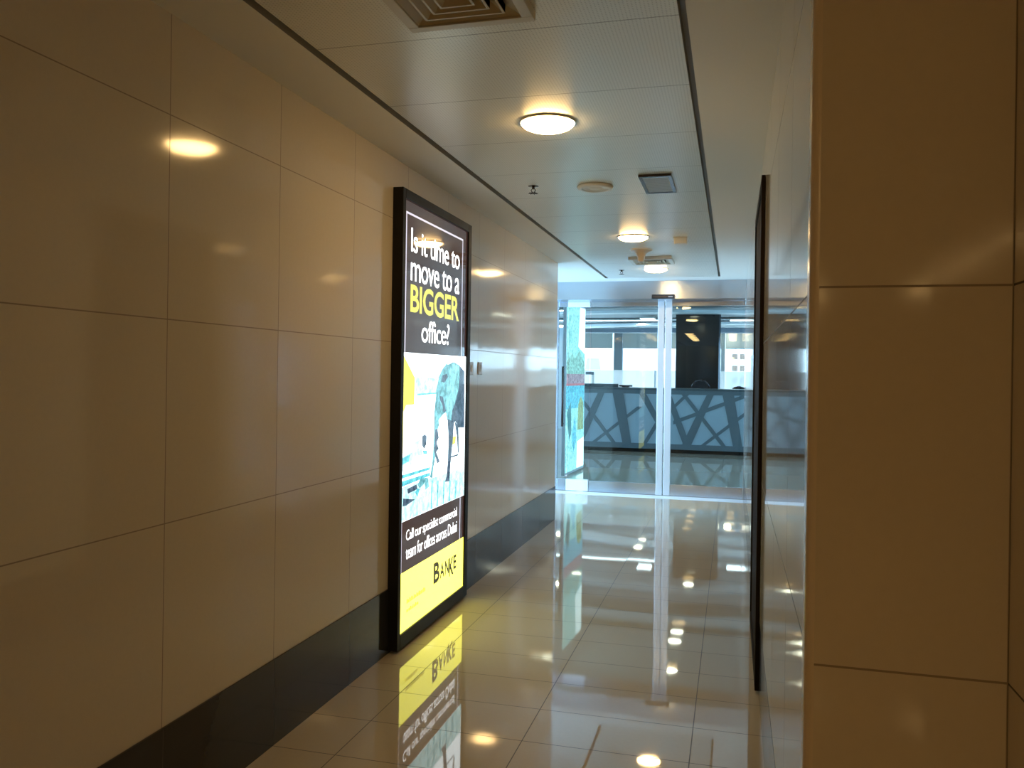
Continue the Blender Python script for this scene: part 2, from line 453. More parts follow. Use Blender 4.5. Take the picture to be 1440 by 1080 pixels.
PX = LW + .0475       # printed face of the left light box
pc = {}
def pm(key, col, s=1.0, base=(.02, .02, .02)):
    if key not in pc:
        pc[key] = m = mat('backlit_' + key, base, .04, emit=col, es=s)
        if key in ('elephant_cyan', 'elephant_dark', 'ear_cyan', 'pale_cyan', 'mid_cyan', 'cyan_sky', 'green_trees', 'blue_water', 'maroon_band', 'olive_figure'):
            t = m.node_tree; nz = t.nodes.new('ShaderNodeTexNoise'); nz.inputs['Scale'].default_value = 22; nz.inputs['Detail'].default_value = 5; nz.inputs['Roughness'].default_value = .7
            g = t.nodes.new('ShaderNodeNewGeometry'); t.links.new(g.outputs['Position'], nz.inputs['Vector'])
            cr = t.nodes.new('ShaderNodeValToRGB'); cr.color_ramp.elements[0].position = .38; cr.color_ramp.elements[1].position = .66
            cr.color_ramp.elements[0].color = (*[c * .55 for c in col], 1); cr.color_ramp.elements[1].color = (*[min(1, c * 1.35 + .06) for c in col], 1)
            t.links.new(nz.outputs['Fac'], cr.inputs[0]); t.links.new(cr.outputs[0], t.nodes['Principled BSDF'].inputs['Emission Color'])
    return pc[key]
P_MATS = [pm('brown_print', (.30, .15, .13), .13, (.03, .02, .02)), pm('white_print', (1, 1, 1), 2.4), pm('yellow_print', (1, .95, .115), 2.2),
          pm('logo_black', (.1, .08, .01), .25), pm('pale_yellow', (.85, .80, .10), 1.0), pm('elephant_cyan', (.16, .50, .56), 1.0),
          pm('elephant_dark', (.05, .10, .16), 1.0), pm('ear_cyan', (.24, .66, .72), 1.0), pm('pale_cyan', (.45, .95, 1.0), 1.6),
          pm('sky_white', (.85, .97, 1.0), 2.3), pm('mid_cyan', (.12, .62, .78), 1.1), pm('outline_white', (.75, .7, .8), 1.0), pm('light_yellow', (1, .95, .35), 2.4), pm('dull_yellow', (.80, .66, .01), .75)]


def text_into(mb, s, y0, y1, z0, z1, X, mi, fat=0.0, space=1.0):
    cu = bpy.data.curves.new('t', 'FONT'); cu.body = s; cu.size = 1; cu.offset = fat; cu.space_character = space; cu.resolution_u = 4
    o = bpy.data.objects.new('t', cu); COL.objects.link(o)
    bpy.context.view_layer.update()
    dg = bpy.context.evaluated_depsgraph_get()
    me = bpy.data.meshes.new_from_object(o.evaluated_get(dg))
    xs = [v.co.x for v in me.vertices]; ys = [v.co.y for v in me.vertices]
    ax, bx, ay, by = min(xs), max(xs), min(ys), max(ys)
    k = len(mb.v)
    for v in me.vertices:
        mb.v.append((X, y0 + (v.co.x - ax) / (bx - ax) * (y1 - y0), z0 + (v.co.y - ay) / (by - ay) * (z1 - z0)))
    for p in me.polygons:
        mb.f.append(tuple(k + i for i in p.vertices)); mb.mi.append(mi); mb.sm.append(False)
    bpy.data.objects.remove(o); bpy.data.meshes.remove(me); bpy.data.curves.remove(cu)


lb, fr, _ = light_box('poster_light_box', LW, 1, 3.945, 5.095, .014, 2.397, .058, 'tall lit advertising light box in a black frame asking about a bigger office')
fr.build('frame', M['black'], lb, .003)
Y0, Y1 = 3.984, 5.036
p = MB()
def rect(y0, y1, z0, z1, mi, lay): p.face([(PX + lay * .0003, y0, z0), (PX + lay * .0003, y1, z0), (PX + lay * .0003, y1, z1), (PX + lay * .0003, y0, z1)], mi)
def poly(pts, mi, lay):
    """pts given on the printed sheet as seen, turned into sheet coordinates"""
    q = [on_x(550 + a / 4.5, 480 + b_ / 4.5, PX) for a, b_ in pts]
    q = [(min(max(y, Y0 + .002), Y1 - .002), min(max(z, .667), 1.548)) for y, z in q]
    p.face([(PX + lay * .0003, y, z) for y, z in q], mi)
p.face([(PX, Y0, .086), (PX, Y1, .086), (PX, Y1, 2.348), (PX, Y0, 2.348)], 0)
# outline around the headline
lw = .011
for a in ((4.012, 4.948, 2.286 - lw, 2.286), (4.012, 4.012 + lw, 1.55, 2.286), (4.948 - lw, 4.948, 1.55, 2.286),
          (4.0, 4.0 + lw, .398, .667), (4.955, 4.955 + lw, .398, .667)):
    rect(*a, 11, 1)
text_into(p, 'Is it time to', 4.085, 4.885, 2.085, 2.212, PX + .0006, 1, .002, .93)
text_into(p, 'move to a', 4.085, 4.885, 1.932, 2.048, PX + .0006, 1, .002, .93)
text_into(p, 'BIGGER', 4.085, 4.885, 1.765, 1.915, PX + .0006, 4, .022, .97)
text_into(p, 'office?', 4.252, 4.712, 1.612, 1.735, PX + .0006, 1, .002, .92)
# the picture
rect(Y0, Y1, .665, 1.55, 9, 1)
poly([(62, 66), (85, 100), (150, 230), (146, 400), (95, 402), (58, 470)], 4, 2)
poly([(60, 470), (95, 402), (140, 402), (135, 700), (58, 710)], 12, 2)
poly([(152, 222), (296, 236), (285, 330), (155, 336)], 8, 2)
poly([(165, 332), (300, 322), (300, 332), (165, 343)], 10, 3)
poly([(60, 740), (150, 690), (150, 760), (60, 830)], 8, 2)
poly([(60, 745), (120, 715), (112, 760), (64, 785)], 10, 3)
poly([(60, 850), (245, 795), (245, 812), (60, 872)], 10, 3)
poly([(58, 890), (245, 830), (245, 850), (58, 925)], 10, 3)
poly([(56, 930), (460, 800), (460, 1060), (50, 1250)], 8, 2)
poly([(150, 640), (195, 610), (195, 720), (150, 730)], 8, 2)
poly([(196, 600), (212, 588), (224, 600), (222, 650), (208, 682), (196, 660)], 6, 3)
poly([(200, 690), (228, 690), (225, 712), (203, 715)], 10, 3)
poly([(75, 995), (150, 1000), (95, 1040), (72, 1046)], 6, 3)
poly([(100, 935), (160, 905), (165, 935), (105, 965)], 6, 3)
poly([(165, 905), (185, 870), (232, 860), (238, 920), (215, 940), (215, 890), (180, 930)], 5, 3)
poly([(150, 955), (165, 930), (180, 935), (165, 985)], 10, 3)
for k in range(5): poly([(255 + k * 38, 880), (262 + k * 38, 880), (256 + k * 38, 1060 - k * 10), (249 + k * 38, 1060 - k * 10)], 10, 3)
poly([(300, 225), (325, 172), (343, 150), (350, 133), (356, 148), (395, 130), (430, 150), (462, 190), (462, 545), (425, 545), (405, 505), (395, 515), (355, 500),
      (345, 450), (325, 465), (300, 500), (272, 545), (272, 450), (285, 310)], 5, 4)
poly([(430, 150), (462, 190), (462, 545), (425, 545), (405, 505), (395, 515), (380, 505), (385, 440), (405, 390), (426, 300), (432, 220)], 6, 5)
poly([(382, 142), (430, 158), (430, 230), (424, 300), (402, 390), (372, 440), (352, 452), (345, 380), (352, 300), (362, 220)], 7, 6)
poly([(325, 215), (350, 205), (358, 225), (335, 262), (318, 255)], 6, 6)
poly([(305, 345), (325, 350), (345, 440), (330, 455), (322, 400), (308, 370)], 6, 6)
poly([(272, 540), (300, 500), (302, 530), (292, 560), (286, 700), (266, 800), (259, 865), (243, 862), (258, 780), (268, 640)], 5, 5)
poly([(278, 560), (292, 552), (300, 610), (285, 640), (300, 680), (283, 700), (306, 760), (290, 775), (272, 700)], 6, 6)
poly([(355, 490), (397, 510), (388, 640), (374, 780), (368, 885), (338, 890), (350, 850), (356, 770), (362, 620)], 6, 5)
poly([(398, 500), (425, 540), (427, 700), (420, 715), (415, 600)], 6, 5)
poly([(383, 605), (410, 600), (406, 645), (385, 655)], 4, 4)
poly([(372, 728), (425, 712), (424, 722), (372, 738)], 6, 4)
# lower brown field and yellow foot
text_into(p, 'Call our specialist commercial', 4.07, 4.90, .540, .612, PX + .0006, 1, -.002, .92)
text_into(p, 'team for offices across Dubai', 4.07, 4.90, .458, .528, PX + .0006, 1, -.002, .92)
rect(Y0, Y1, .086, .398, 2, 1)
text_into(p, 'B', 4.495, 4.595, .225, .345, PX + .0009, 3, .03)
text_into(p, 'A', 4.602, 4.680, .230, .318, PX + .0009, 3, .03)
text_into(p, 'N', 4.690, 4.762, .230, .318, PX + .0009, 3, .03)
text_into(p, 'K', 4.765, 4.85, .205, .318, PX + .0009, 3, .03)
text_into(p, 'E', 4.845, 4.90, .232, .318, PX + .0009, 3, .03)
# two lines of tiny print, too small to read
for (a, b_, z0, z1) in ((4.09, 4.365, .222, .246), (4.09, 4.26, .176, .196)):
    y = a
    while y < b_:
        wd = random.uniform(.008, .016); rect(y, min(y + wd, b_), z0, z1 - random.choice((0, .006)), 13, 3); y += wd + .006
p.build('poster', P_MATS, lb, recalc=False)

# twin box on the right wall, seen almost edge-on
rb, fr, xf = light_box('poster_light_box', RW, -1, 3.945, 5.095, .014, 2.372, .018, 'tall dark-framed panel mounted on the right wall, seen edge-on', (.045, .045, .06, .05))
fr.build('frame', mat('matt_dark_frame', (.018, .012, .009), .7, spec=.08), rb, .002)
g = MB(); g.box(RW - .006, RW - .003, 3.99, 5.05, .074, 2.322)
g.build('poster', mat('unlit_brown_print', (.05, .03, .025), .5, spec=.1), rb)

# lit poster beyond the glass
WLX = -2.42
w = MB(); w.box(-8.9, -4.26, 21.5, 21.62, 0, OC)
struct(w.build('wall_office_side', M['office_wall']), 'grey inner wall at the left end of the office', 'wall')
gb = empty('poster_light_box', (-2.30, 12.0, 0), rz=0, label='tall lit poster box with a bright cyan picture beyond the narrow glass pane', cat='light box')
x_a, x_b = -2.262, -2.197        # slightly turned towards the doors
ya, yb = 11.42, 12.52
def P3(t, z, off=0):
    d = Vector((x_b - x_a, yb - ya, 0)).normalized(); nrm = Vector((d.y, -d.x, 0))
    q = Vector((x_a, ya, 0)) + d * t * math.hypot(x_b - x_a, yb - ya) + nrm * off
    return (q.x, q.y, z)
def slab(mb, t0, t1, z0, z1, o0, o1, mi=0):
    k = len(mb.v); mb.v += [P3(t, z, o) for t in (t0, t1) for z in (z0, z1) for o in (o0, o1)]
    for q in ((0, 1, 3, 2), (4, 6, 7, 5), (0, 4, 5, 1), (2, 3, 7, 6), (0, 2, 6, 4), (1, 5, 7, 3)):
        mb.f.append(tuple(k + i for i in q)); mb.mi.append(mi); mb.sm.append(False)
m_ = MB(); slab(m_, -.02, 1.02, .02, 2.46, -.05, -.002)
m_.build('case', M['satin'], gb)
LM = [pm('cyan_sky', (.30, .86, .97), 1.25), pm('white_sky', (.75, .97, 1.0), 1.8), pm('green_trees', (.30, .68, .66), .95), pm('maroon_band', (.40, .36, .48), .9),
      pm('blue_water', (.10, .52, .82), 1.15), pm('olive_figure', (.35, .55, .28), .8), pm('dark_figure', (.08, .30, .36), .8), pm('red_line', (.62, .28, .36), .8)]
m_ = MB()
def sq(t0, t1, z0, z1, mi, lay): m_.face([P3(t0, z0, .0004 * lay), P3(t1, z0, .0004 * lay), P3(t1, z1, .0004 * lay), P3(t0, z1, .0004 * lay)], mi)
def sp(pts, mi, lay): m_.face([P3(t, z, .0004 * lay) for t, z in pts], mi)
sq(0, 1, .05, 2.44, 0, 0)
sp([(.62, 1.85), (1, 1.75), (1, 2.44), (.7, 2.44)], 1, 1)
sp([(0, 1.62), (.3, 1.75), (.45, 1.68), (.7, 1.8), (1, 1.6), (1, 1.42), (0, 1.42)], 2, 1)
sq(0, 1, 1.30, 1.45, 3, 2); sq(0, 1, 1.28, 1.31, 7, 3)
sq(0, 1, .95, 1.28, 4, 1)
sp([(.05, .9), (.25, 1.05), (.3, .6), (.18, .5)], 6, 3)
sp([(.62, .62), (.95, .62), (.95, 1.02), (.8, 1.12), (.66, 1.0)], 5, 3)
sp([(.3, .55), (.5, .85), (.58, .5), (.42, .3)], 4, 2)
sp([(.6, .06), (1, .06), (1, .5), (.62, .45)], 1, 2)
m_.build('poster', LM, gb, recalc=False)

# ------------------------------------------------------------------ corridor ceiling fittings
def make_lamp(gl):
    t = empty('ceiling_light', (0, 0, 0))
    part(MB().lathe([(.115, 0), (.127, 0), (.128, -.004), (.125, -.007), (.118, -.007), (.116, -.002)]), 'rim', M['chrome'], t)
    part(MB().lathe([(.0005, -.036), (.03, -.0355), (.06, -.033), (.085, -.028), (.104, -.020), (.115, -.011), (.116, -.003)], n=48), 'diffuser', gl, t)
    return t
GL = 'round lights down the corridor ceiling'
lamps = [(-.80, 3.54, 'nearest round ceiling light, large, between the air diffuser and the sprinkler'),
         (-.785, 6.62, 'middle round ceiling light, left of the small square detector'),
         (-.79, 8.66, 'farthest round ceiling light, close to the glass door header')]
l0 = make_lamp(M['lamp'])
for i, (x, y, lab) in enumerate(lamps):
    o = l0 if i == 0 else copy_tree(l0)
    o.location = (x, y, CEIL - .0002); tag(o, lab, 'ceiling light', GL)
lb0 = make_lamp(M['lamp_back']); k = 0
for x, ys in ((-1.12, (-1.9, -2.9, -3.9, -4.9, -5.9)), (-.02, (-1.9, -2.9, -3.9, -4.9, -5.9)), (2.1, (-4.5, -7.4)), (1.0, (-7.8, -9.4))):
    for y in ys:
        o = lb0 if k == 0 else copy_tree(lb0); k += 1
        o.location = (x, y, CEIL - .0002)
        tag(o, 'round ceiling light behind the viewpoint, seen only as a reflection', 'ceiling light', 'round lights behind the viewpoint')

def square_rings(sizes):
    """stepped square cones of a supply diffuser, from (half, z) outline pairs"""
    mb = MB()
    for (h0, z0, h1, z1) in sizes:
        a = [(-h0, -h0, z0), (h0, -h0, z0), (h0, h0, z0), (-h0, h0, z0)]; b_ = [(-h1, -h1, z1), (h1, -h1, z1), (h1, h1, z1), (-h1, h1, z1)]
        t_ = .0025
        for i in range(4):
            j = (i + 1) % 4; mb.face([a[i], a[j], b_[j], b_[i]])
            mb.face([(x, y, z + t_) for x, y, z in (a[i], a[j], b_[j], b_[i])])
    return mb
def make_diffuser(s=1.0):
    t = empty('air_diffuser', (0, 0, 0))
    q = MB(); 
    for x0, x1, y0, y1 in ((-.20, .20, -.20, -.165), (-.20, .20, .165, .20), (-.20, -.165, -.165, .165), (.165, .20, -.165, .165)):
        q.box(x0 * s, x1 * s, y0 * s, y1 * s, -.03, 0)
    part(q, 'frame', M['cream_metal'], t, .002)
    part(square_rings([(.1645 * s, -.024, .125 * s, -.004), (.125 * s, -.004, .125 * s, -.030), (.125 * s, -.030, .118 * s, -.030), (.118 * s, -.030, .088 * s, -.004), (.088 * s, -.004, .088 * s, -.030), (.088 * s, -.030, .081 * s, -.030), (.081 * s, -.030, .054 * s, -.004), (.054 * s, -.004, .054 * s, -.030), (.054 * s, -.030, .047 * s, -.030), (.047 * s, -.030, .022 * s, -.004)]), 'cone', mat('tan_cone_metal', (.50, .42, .28), .4), t)
    q = MB(); q.box(-.022 * s, .022 * s, -.022 * s, .022 * s, -.016, -.006); part(q, 'centre_plate', M['cream_metal'], t, .001)
    q = MB(); q.box(-.163 * s, .163 * s, -.163 * s, .163 * s, -.0012, -.0004); part(q, 'backing', M['dark_gap'], t)
    return t
df = make_diffuser(); df.location = (-.795, 2.245, CEIL); tag(df, 'square cream air diffuser with stepped cones, nearest on the ceiling', 'air diffuser', 'square air diffusers on the corridor ceiling')
d2 = copy_tree(df); d2.location = (-.76, 7.93, CEIL); tag(d2, 'square air diffuser near the doors, between the cone fitting and the farthest light', 'air diffuser', 'square air diffusers on the corridor ceiling')

def make_sprinkler():
    t = empty('sprinkler', (0, 0, 0))
    part(MB().lathe([(.001, -.002), (.026, -.003), (.034, -.001), (.035, 0)], n=24), 'escutcheon', M['bronze'], t)
    q = MB(); q.tube((0, 0, -.001), (0, 0, -.022), .009)
    for s in (-1, 1):
        q.tube((s * .008, 0, -.018), (s * .015, 0, -.032), .0028, 8); q.tube((s * .015, 0, -.032), (s * .003, 0, -.050), .0028, 8)
    part(q, 'body', M['bronze'], t)
    q = MB(); q.lathe([(.0005, -.051), (.024, -.051), (.026, -.053), (.0005, -.054)], n=24)
    for i in range(8):
        a = i * math.pi / 4; q.tube((.022 * math.cos(a), .022 * math.sin(a), -.052), (.032 * math.cos(a), .032 * math.sin(a), -.0535), .0022, 6)
    part(q, 'deflector', M['bronze'], t)
    return t
sp0 = make_sprinkler(); sp0.location = (-1.15, 4.73, CEIL); sp0.scale = (.9, .9, .8); tag(sp0, 'small bronze sprinkler head left of the round ceiling speaker', 'sprinkler', 'sprinklers on the corridor ceiling')
sp1 = copy_tree(sp0); sp1.location = (-1.15, 8.72, CEIL); tag(sp1, 'tiny far sprinkler head left of the farthest ceiling light', 'sprinkler', 'sprinklers on the corridor ceiling')

s_ = empty('ceiling_speaker', (-.795, 4.80, CEIL), label='round cream ceiling speaker between the sprinkler and the square grille', cat='speaker')
part(MB().lathe([(.075, -.001), (.100, 0), (.106, -.006), (.102, -.016), (.088, -.020), (.076, -.017), (.072, -.010)], n=48), 'rim', M['white'], s_)
part(MB().lathe([(.0005, -.016), (.03, -.016), (.035, -.011), (.05, -.011), (.055, -.015), (.073, -.013)], n=48), 'grille', M['white'], s_)

s_ = empty('ceiling_grille', (-.43, 4.79, CEIL), label='square recessed metal grille on the ceiling beside the right shadow gap', cat='ceiling grille')
q = MB()
for x0, x1, y0, y1 in ((-.09, .09, -.22, -.195), (-.09, .09, .195, .22), (-.09, -.07, -.195, .195), (.07, .09, -.195, .195)): q.box(x0, x1, y0, y1, -.014, 0)
part(q, 'frame', M['bronze'], s_, .002)
q = MB(); q.box(-.07, .07, -.195, .195, -.010, -.002)
for i in range(16): q.box(-.068, .068, -.19 + i * .0245, -.184 + i * .0245, -.0125, -.010)
part(q, 'louvre', mat('pale_grille_metal', (.62, .66, .68), .3, .5), s_)

s_ = empty('smoke_detector', (-.42, 6.74, CEIL), label='small boxy cream detector right of the middle round light', cat='detector')
q = MB(); q.box(-.055, .055, -.06, .06, -.012, 0); part(q, 'base', M['white'], s_, .003)
q = MB(); q.prism([(-.055, -.012), (.055, -.012), (.042, -.05), (-.03, -.05)], 'x', -.05, .05); part(q, 'housing', M['white'], s_, .004)

s_ = empty('cone_detector', (-.795, 7.31, CEIL), label='cream flared cone hanging from the ceiling behind the middle light', cat='detector')
part(MB().lathe([(.0005, 0), (.095, 0), (.096, -.008), (.070, -.018), (.045, -.036), (.032, -.065), (.028, -.10), (.020, -.108), (.0005, -.110)], n=36), 'horn', mat('tan_plastic', (.52, .42, .30), .45), s_)
part(MB().lathe([(.098, 0), (.101, -.004), (.098, -.010), (.094, -.008)], n=36), 'rim', M['white'], s_)

# ------------------------------------------------------------------ switches on the left wall
for i, (px, lab) in enumerate(((662, 'pale wall switch plate right beside the lit poster box'), (674.5, 'pale wall switch plate, the one farther from the lit poster box'))):
    y, z = on_x(px, 518, LW)
    if i == 0:
        t0 = empty('wall_switch', (LW, y, z), label=lab, cat='switch', group='switch plates on the left wall')
        q = MB(); q.box(.0004, .006, -.045, .045, -.043, .043); part(q, 'plate', mat('ivory_switch', (.56, .50, .45), .3), t0, .003)
        q = MB(); q.box(.006, .009, -.014, .014, -.022, .022); part(q, 'rocker', M['white'], t0, .002)
    else:
        t1 = copy_tree(t0); t1.location = (LW, y, z); tag(t1, lab, 'switch', 'switch plates on the left wall')

# ------------------------------------------------------------------ office beyond the glass
YW = 24.0
w = MB(); w.box(-9.15, -9, 10.3, YW, 0, .4); w.box(-9.15, -9, 10.3, YW, 2.5, OC)
for y in (10.3, 13.2, 16.2, 19.2, 22.2): w.box(-9.15, -9, y, y + .8, .4, 2.5)  # gaps between these piers are added, out of view, to brighten the office
struct(w.build('wall_office_left', M['office_wall']), 'far left wall of the office, unseen, with openings added for daylight', 'wall')
w = MB(); w.box(8, 8.15, 10.3, YW, 0, .4); w.box(8, 8.15, 10.3, YW, 2.5, OC)
for y in (10.3, 13.2, 16.2, 19.2, 22.2): w.box(8, 8.15, y, y + .8, .4, 2.5)  # same added openings on the right, unseen, for more daylight
struct(w.build('wall_office_right', M['office_wall']), 'far right wall of the office, unseen, with openings added for daylight', 'wall')
w = MB(); w.box(NEARW + .15, 8, 10.2, 10.3, 0, OC); w.box(-9, -2.5, 10.2, 10.3, 0, OC); w.box(-2.5, NEARW + .15, 10.201, 10.299, CEIL, OC)
struct(w.build('wall_office_front', M['office_wall']), 'office wall around the glass entrance', 'wall')
c = MB(); c.box(-9.15, 8.15, 10.2, YW + .3, OC, OC + .1)
struct(c.build('ceiling_office', M['office_ceil']), 'grey office ceiling with curved bands', 'ceiling')
# curved bands dropped from the ceiling
def arc_band(r0, r1, cxx, cyy, z0, z1, m, name, sx=1.9, a0=200, a1=340):
    mb = MB(); n = 48; ri = []
    for i in range(n + 1):
        a = math.radians(a0 + (a1 - a0) * i / n)
        ri.append(((cxx + sx * r0 * math.cos(a), cyy + r0 * math.sin(a)), (cxx + sx * r1 * math.cos(a), cyy + r1 * math.sin(a))))
    for i in range(n):
        (a, b_), (c_, d) = ri[i], ri[i + 1]
        A, B, C_, D = [(q[0], q[1], z0) for q in (a, b_, d, c_)]; A2, B2, C2, D2 = [(q[0], q[1], z1) for q in (a, b_, d, c_)]
        mb.face([A, B, C_, D]); mb.face([A2, B2, C2, D2]); mb.face([A, D, D2, A2]); mb.face([B, C_, C2, B2])
    o = mb.build(name, m, None); return struct(o, 'curved band on the office ceiling', 'trim')
arc_band(3.2, 3.6, -1.5, 17.6, OC - .05, OC - .001, M['band_light'], 'trim_4')
arc_band(2.3, 2.55, -1.5, 17.6, OC - .03, OC - .001, M['band_dark'], 'trim_5')
arc_band(1.2, 1.6, -1.5, 17.6, OC - .05, OC - .001, M['band_light'], 'trim_6')
arc_band(4.3, 4.9, 1.2, 24.5, OC - .05, OC - .001, M['band_light'], 'trim_7', sx=1.6)
arc_band(3.7, 3.85, 1.2, 24.5, OC - .03, OC - .001, M['band_dark'], 'trim_8', sx=1.6)
arc_band(2.75, 2.9, -1.5, 17.6, OC - .03, OC - .001, M['band_dark'], 'trim_11')
arc_band(3.8, 3.95, -1.5, 17.6, OC - .03, OC - .001, M['band_dark'], 'trim_12')
arc_band(5.2, 5.4, 1.2, 24.5, OC - .03, OC - .001, M['band_dark'], 'trim_13', sx=1.6)
c = MB(); c.box(-9, 8, 18.2, 18.5, OC - .03, OC - .001)
struct(c.build('trim_9', M['band_dark']), 'straight dark slot across the office ceiling', 'trim')
c = MB(); c.box(-9, 8, 22.2, 22.6, OC - .12, OC - .001)
struct(c.build('trim_10', mat('blue_grey_bulkhead', (.16, .20, .24), .5)), 'blue grey bulkhead before the office windows', 'trim')

# tube light in the slot, office downlights
t = empty('linear_light', (-3.0, 18.35, OC - .03), label='long white tube light glowing across the office ceiling left of the door stiles', cat='ceiling light')
q = MB(); q.box(-1.5, 1.5, -.05, .05, -.02, 0); part(q, 'housing', M['white'], t)
q = MB(); q.box(-1.48, 1.48, -.04, .04, -.03, -.0201); part(q, 'tube', M['tube'], t)
def make_downlight():
    t = empty('office_downlight', (0, 0, 0))
    part(MB().lathe([(.10, 0), (.125, 0), (.125, -.010), (.10, -.010), (.10, -.002)], n=28), 'rim', M['white'], t)
    part(MB().lathe([(.0005, -.014), (.07, -.012), (.10, -.006)], n=28), 'diffuser', M['office_lamp'], t)
    return t
od = make_downlight(); k = 0
spots = [(-.8, 11.8), (-.82, 13.1), (-.82, 13.6), (-2.8, 12.6), (2.6, 12.6), (-.8, 16.8), (-.8, 19.0), (-.75, 21.9), (-2.16, 20.0), (-2.16, 21.0), (-4.3, 19.4), (-4.3, 20.2), (-4.3, 21.0), (-3.3, 16.0), (-5.6, 17.2), (-1.2, 22.9), (-1.2, 23.3), (-1.2, 23.7), (-.1, 22.9), (-.1, 23.3), (-.1, 23.7), (1.4, 16.8), (1.4, 20.0), (3.2, 17.5), (3.2, 20.8)]
for x, y in spots:
    o = od if k == 0 else copy_tree(od); k += 1
    o.location = (x, y, OC - .0003)
    tag(o, 'small round downlight set in the office ceiling beyond the glass doors', 'ceiling light', 'downlights in the office ceiling')
t = empty('square_panel_light', (.0, 18.3, OC - .03), label='bright white square panel light right of the dark column', cat='ceiling light')
x_, z_ = on_y(1037, 450, 18.3); t.location.x = x_
q = MB(); q.box(-.16, .16, -.2, .2, -.03, 0); part(q, 'frame', M['white'], t)
q = MB(); q.box(-.145, .145, -.185, .185, -.034, -.0301); part(q, 'diffuser', M['tube'], t)
t2 = copy_tree(t); x_, z_ = on_y(912, 451, 17.9); t2.location.x = x_; t2.location.y = 17.75
tag(t2, 'bright white square panel light left of the door stiles', 'ceiling light')

# column
Yc = 17.3
xa = on_y(950, 500, Yc)[0]; xb = on_y(1013, 500, Yc)[0]; ch = .035
q = MB(); q.prism([(xa + ch * .3, Yc), (xb - ch, Yc), (xb, Yc + ch), (xb, Yc + .9), (xa, Yc + .9), (xa, Yc + ch * .3)], 'z', 0, OC)
co = q.build('column', M['column']); struct(co, 'square column clad in dark glass behind the reception counter', 'column')

# reception counter
YCt = 15.65
CTZ = 1.205
rc = empty('reception_counter', (-.8, YCt, 0), label='long slate grey reception counter with crossing dark strips on its front', cat='counter')
XL, XR = -3.05, 4.2
q = MB(); q.box(XL + .05, XR - .05, YCt + .06, YCt + .7, 0, .07); q.build('plinth', M['black'], rc)
q = MB(); q.box(XL, XR, YCt + .012, YCt + .75, .07, CTZ - .04); q.build('front_panel', M['counter_light'], rc)
q = MB(); q.box(XL - .02, XR + .02, YCt - .01, YCt + .78, CTZ - .04, CTZ); q.build('countertop', M['counter_top'], rc, .004)
def c5(a, b_): return on_y(780 + a / 4.8, 540 + b_ / 4.8, YCt)
strips = [((1172, 75), (1240, 450), 74, 58), ((1052, 70), (872, 450), 44, 62), ((872, 72), (1165, 452), 30, 30), ((1190, 118), (800, 261), 26, 26),
          ((1330, 170), (960, 445), 34, 30), ((760, 60), (905, 450), 40, 46), ((590, 60), (740, 330), 48, 40), ((700, 250), (590, 430), 30, 26), ((905, 60), (770, 190), 30, 26)]
q = MB()
q.box(XL, XR, YCt, YCt + .0118, CTZ - .11, CTZ - .041); q.box(XL, XR, YCt, YCt + .0118, .07, .17)
per = 2.02
lay = 0
for n_ in range(-3, 3):
    for (p0, p1, w0, w1) in strips:
        (ax, az), (bx, bz) = c5(*p0), c5(*p1)
        ax += n_ * per; bx += n_ * per
        # stretch the ends onto the two border bands
        k_ = (bx - ax) / (bz - az)
        if az > .95: ax += k_ * (CTZ - .05 - az); az = CTZ - .05
        if bz < .35: bx += k_ * (.08 - bz); bz = .08
        hw0 = w0 / 4.8 * YCt / F * .5; hw1 = w1 / 4.8 * YCt / F * .5
        if abs(bz - az) > abs(bx - ax) * .6: pts = [(ax - hw0, az), (ax + hw0, az), (bx + hw1, bz), (bx - hw1, bz)]
        else: pts = [(ax, az - hw0), (ax, az + hw0), (bx, bz + hw1), (bx, bz - hw1)]
        if min(u for u, v in pts) < XL or max(u for u, v in pts) > XR: continue
        lay += 1; q.prism(pts, 'y', YCt + .0005 + .003 * (lay % 7) / 7, YCt + .0118)
q.build('lattice', M['counter_dark'], rc)
x0_, z0_ = on_y(823, 539, YCt + .4); x1_, _ = on_y(870, 539, YCt + .4)
q = MB(); q.box(XL, x1_, YCt + .35, YCt + .37, CTZ, z0_); q.build('screen', M['counter_top'], rc)

# things on and behind the counter
x0_, z1_ = on_y(880, 541.5, YCt + .5)
t = empty('desk_monitor', (x0_, YCt + .5, CTZ + .001), label='low black monitor top showing above the counter left of the door stiles', cat='monitor')
q = MB(); q.box(-.13, .13, -.012, .012, .0121, z1_ - CTZ); part(q, 'screen', M['blackplastic'], t, .003)
q = MB(); q.box(-.07, .07, -.05, .05, 0, .012); part(q, 'stand', M['blackplastic'], t, .002)

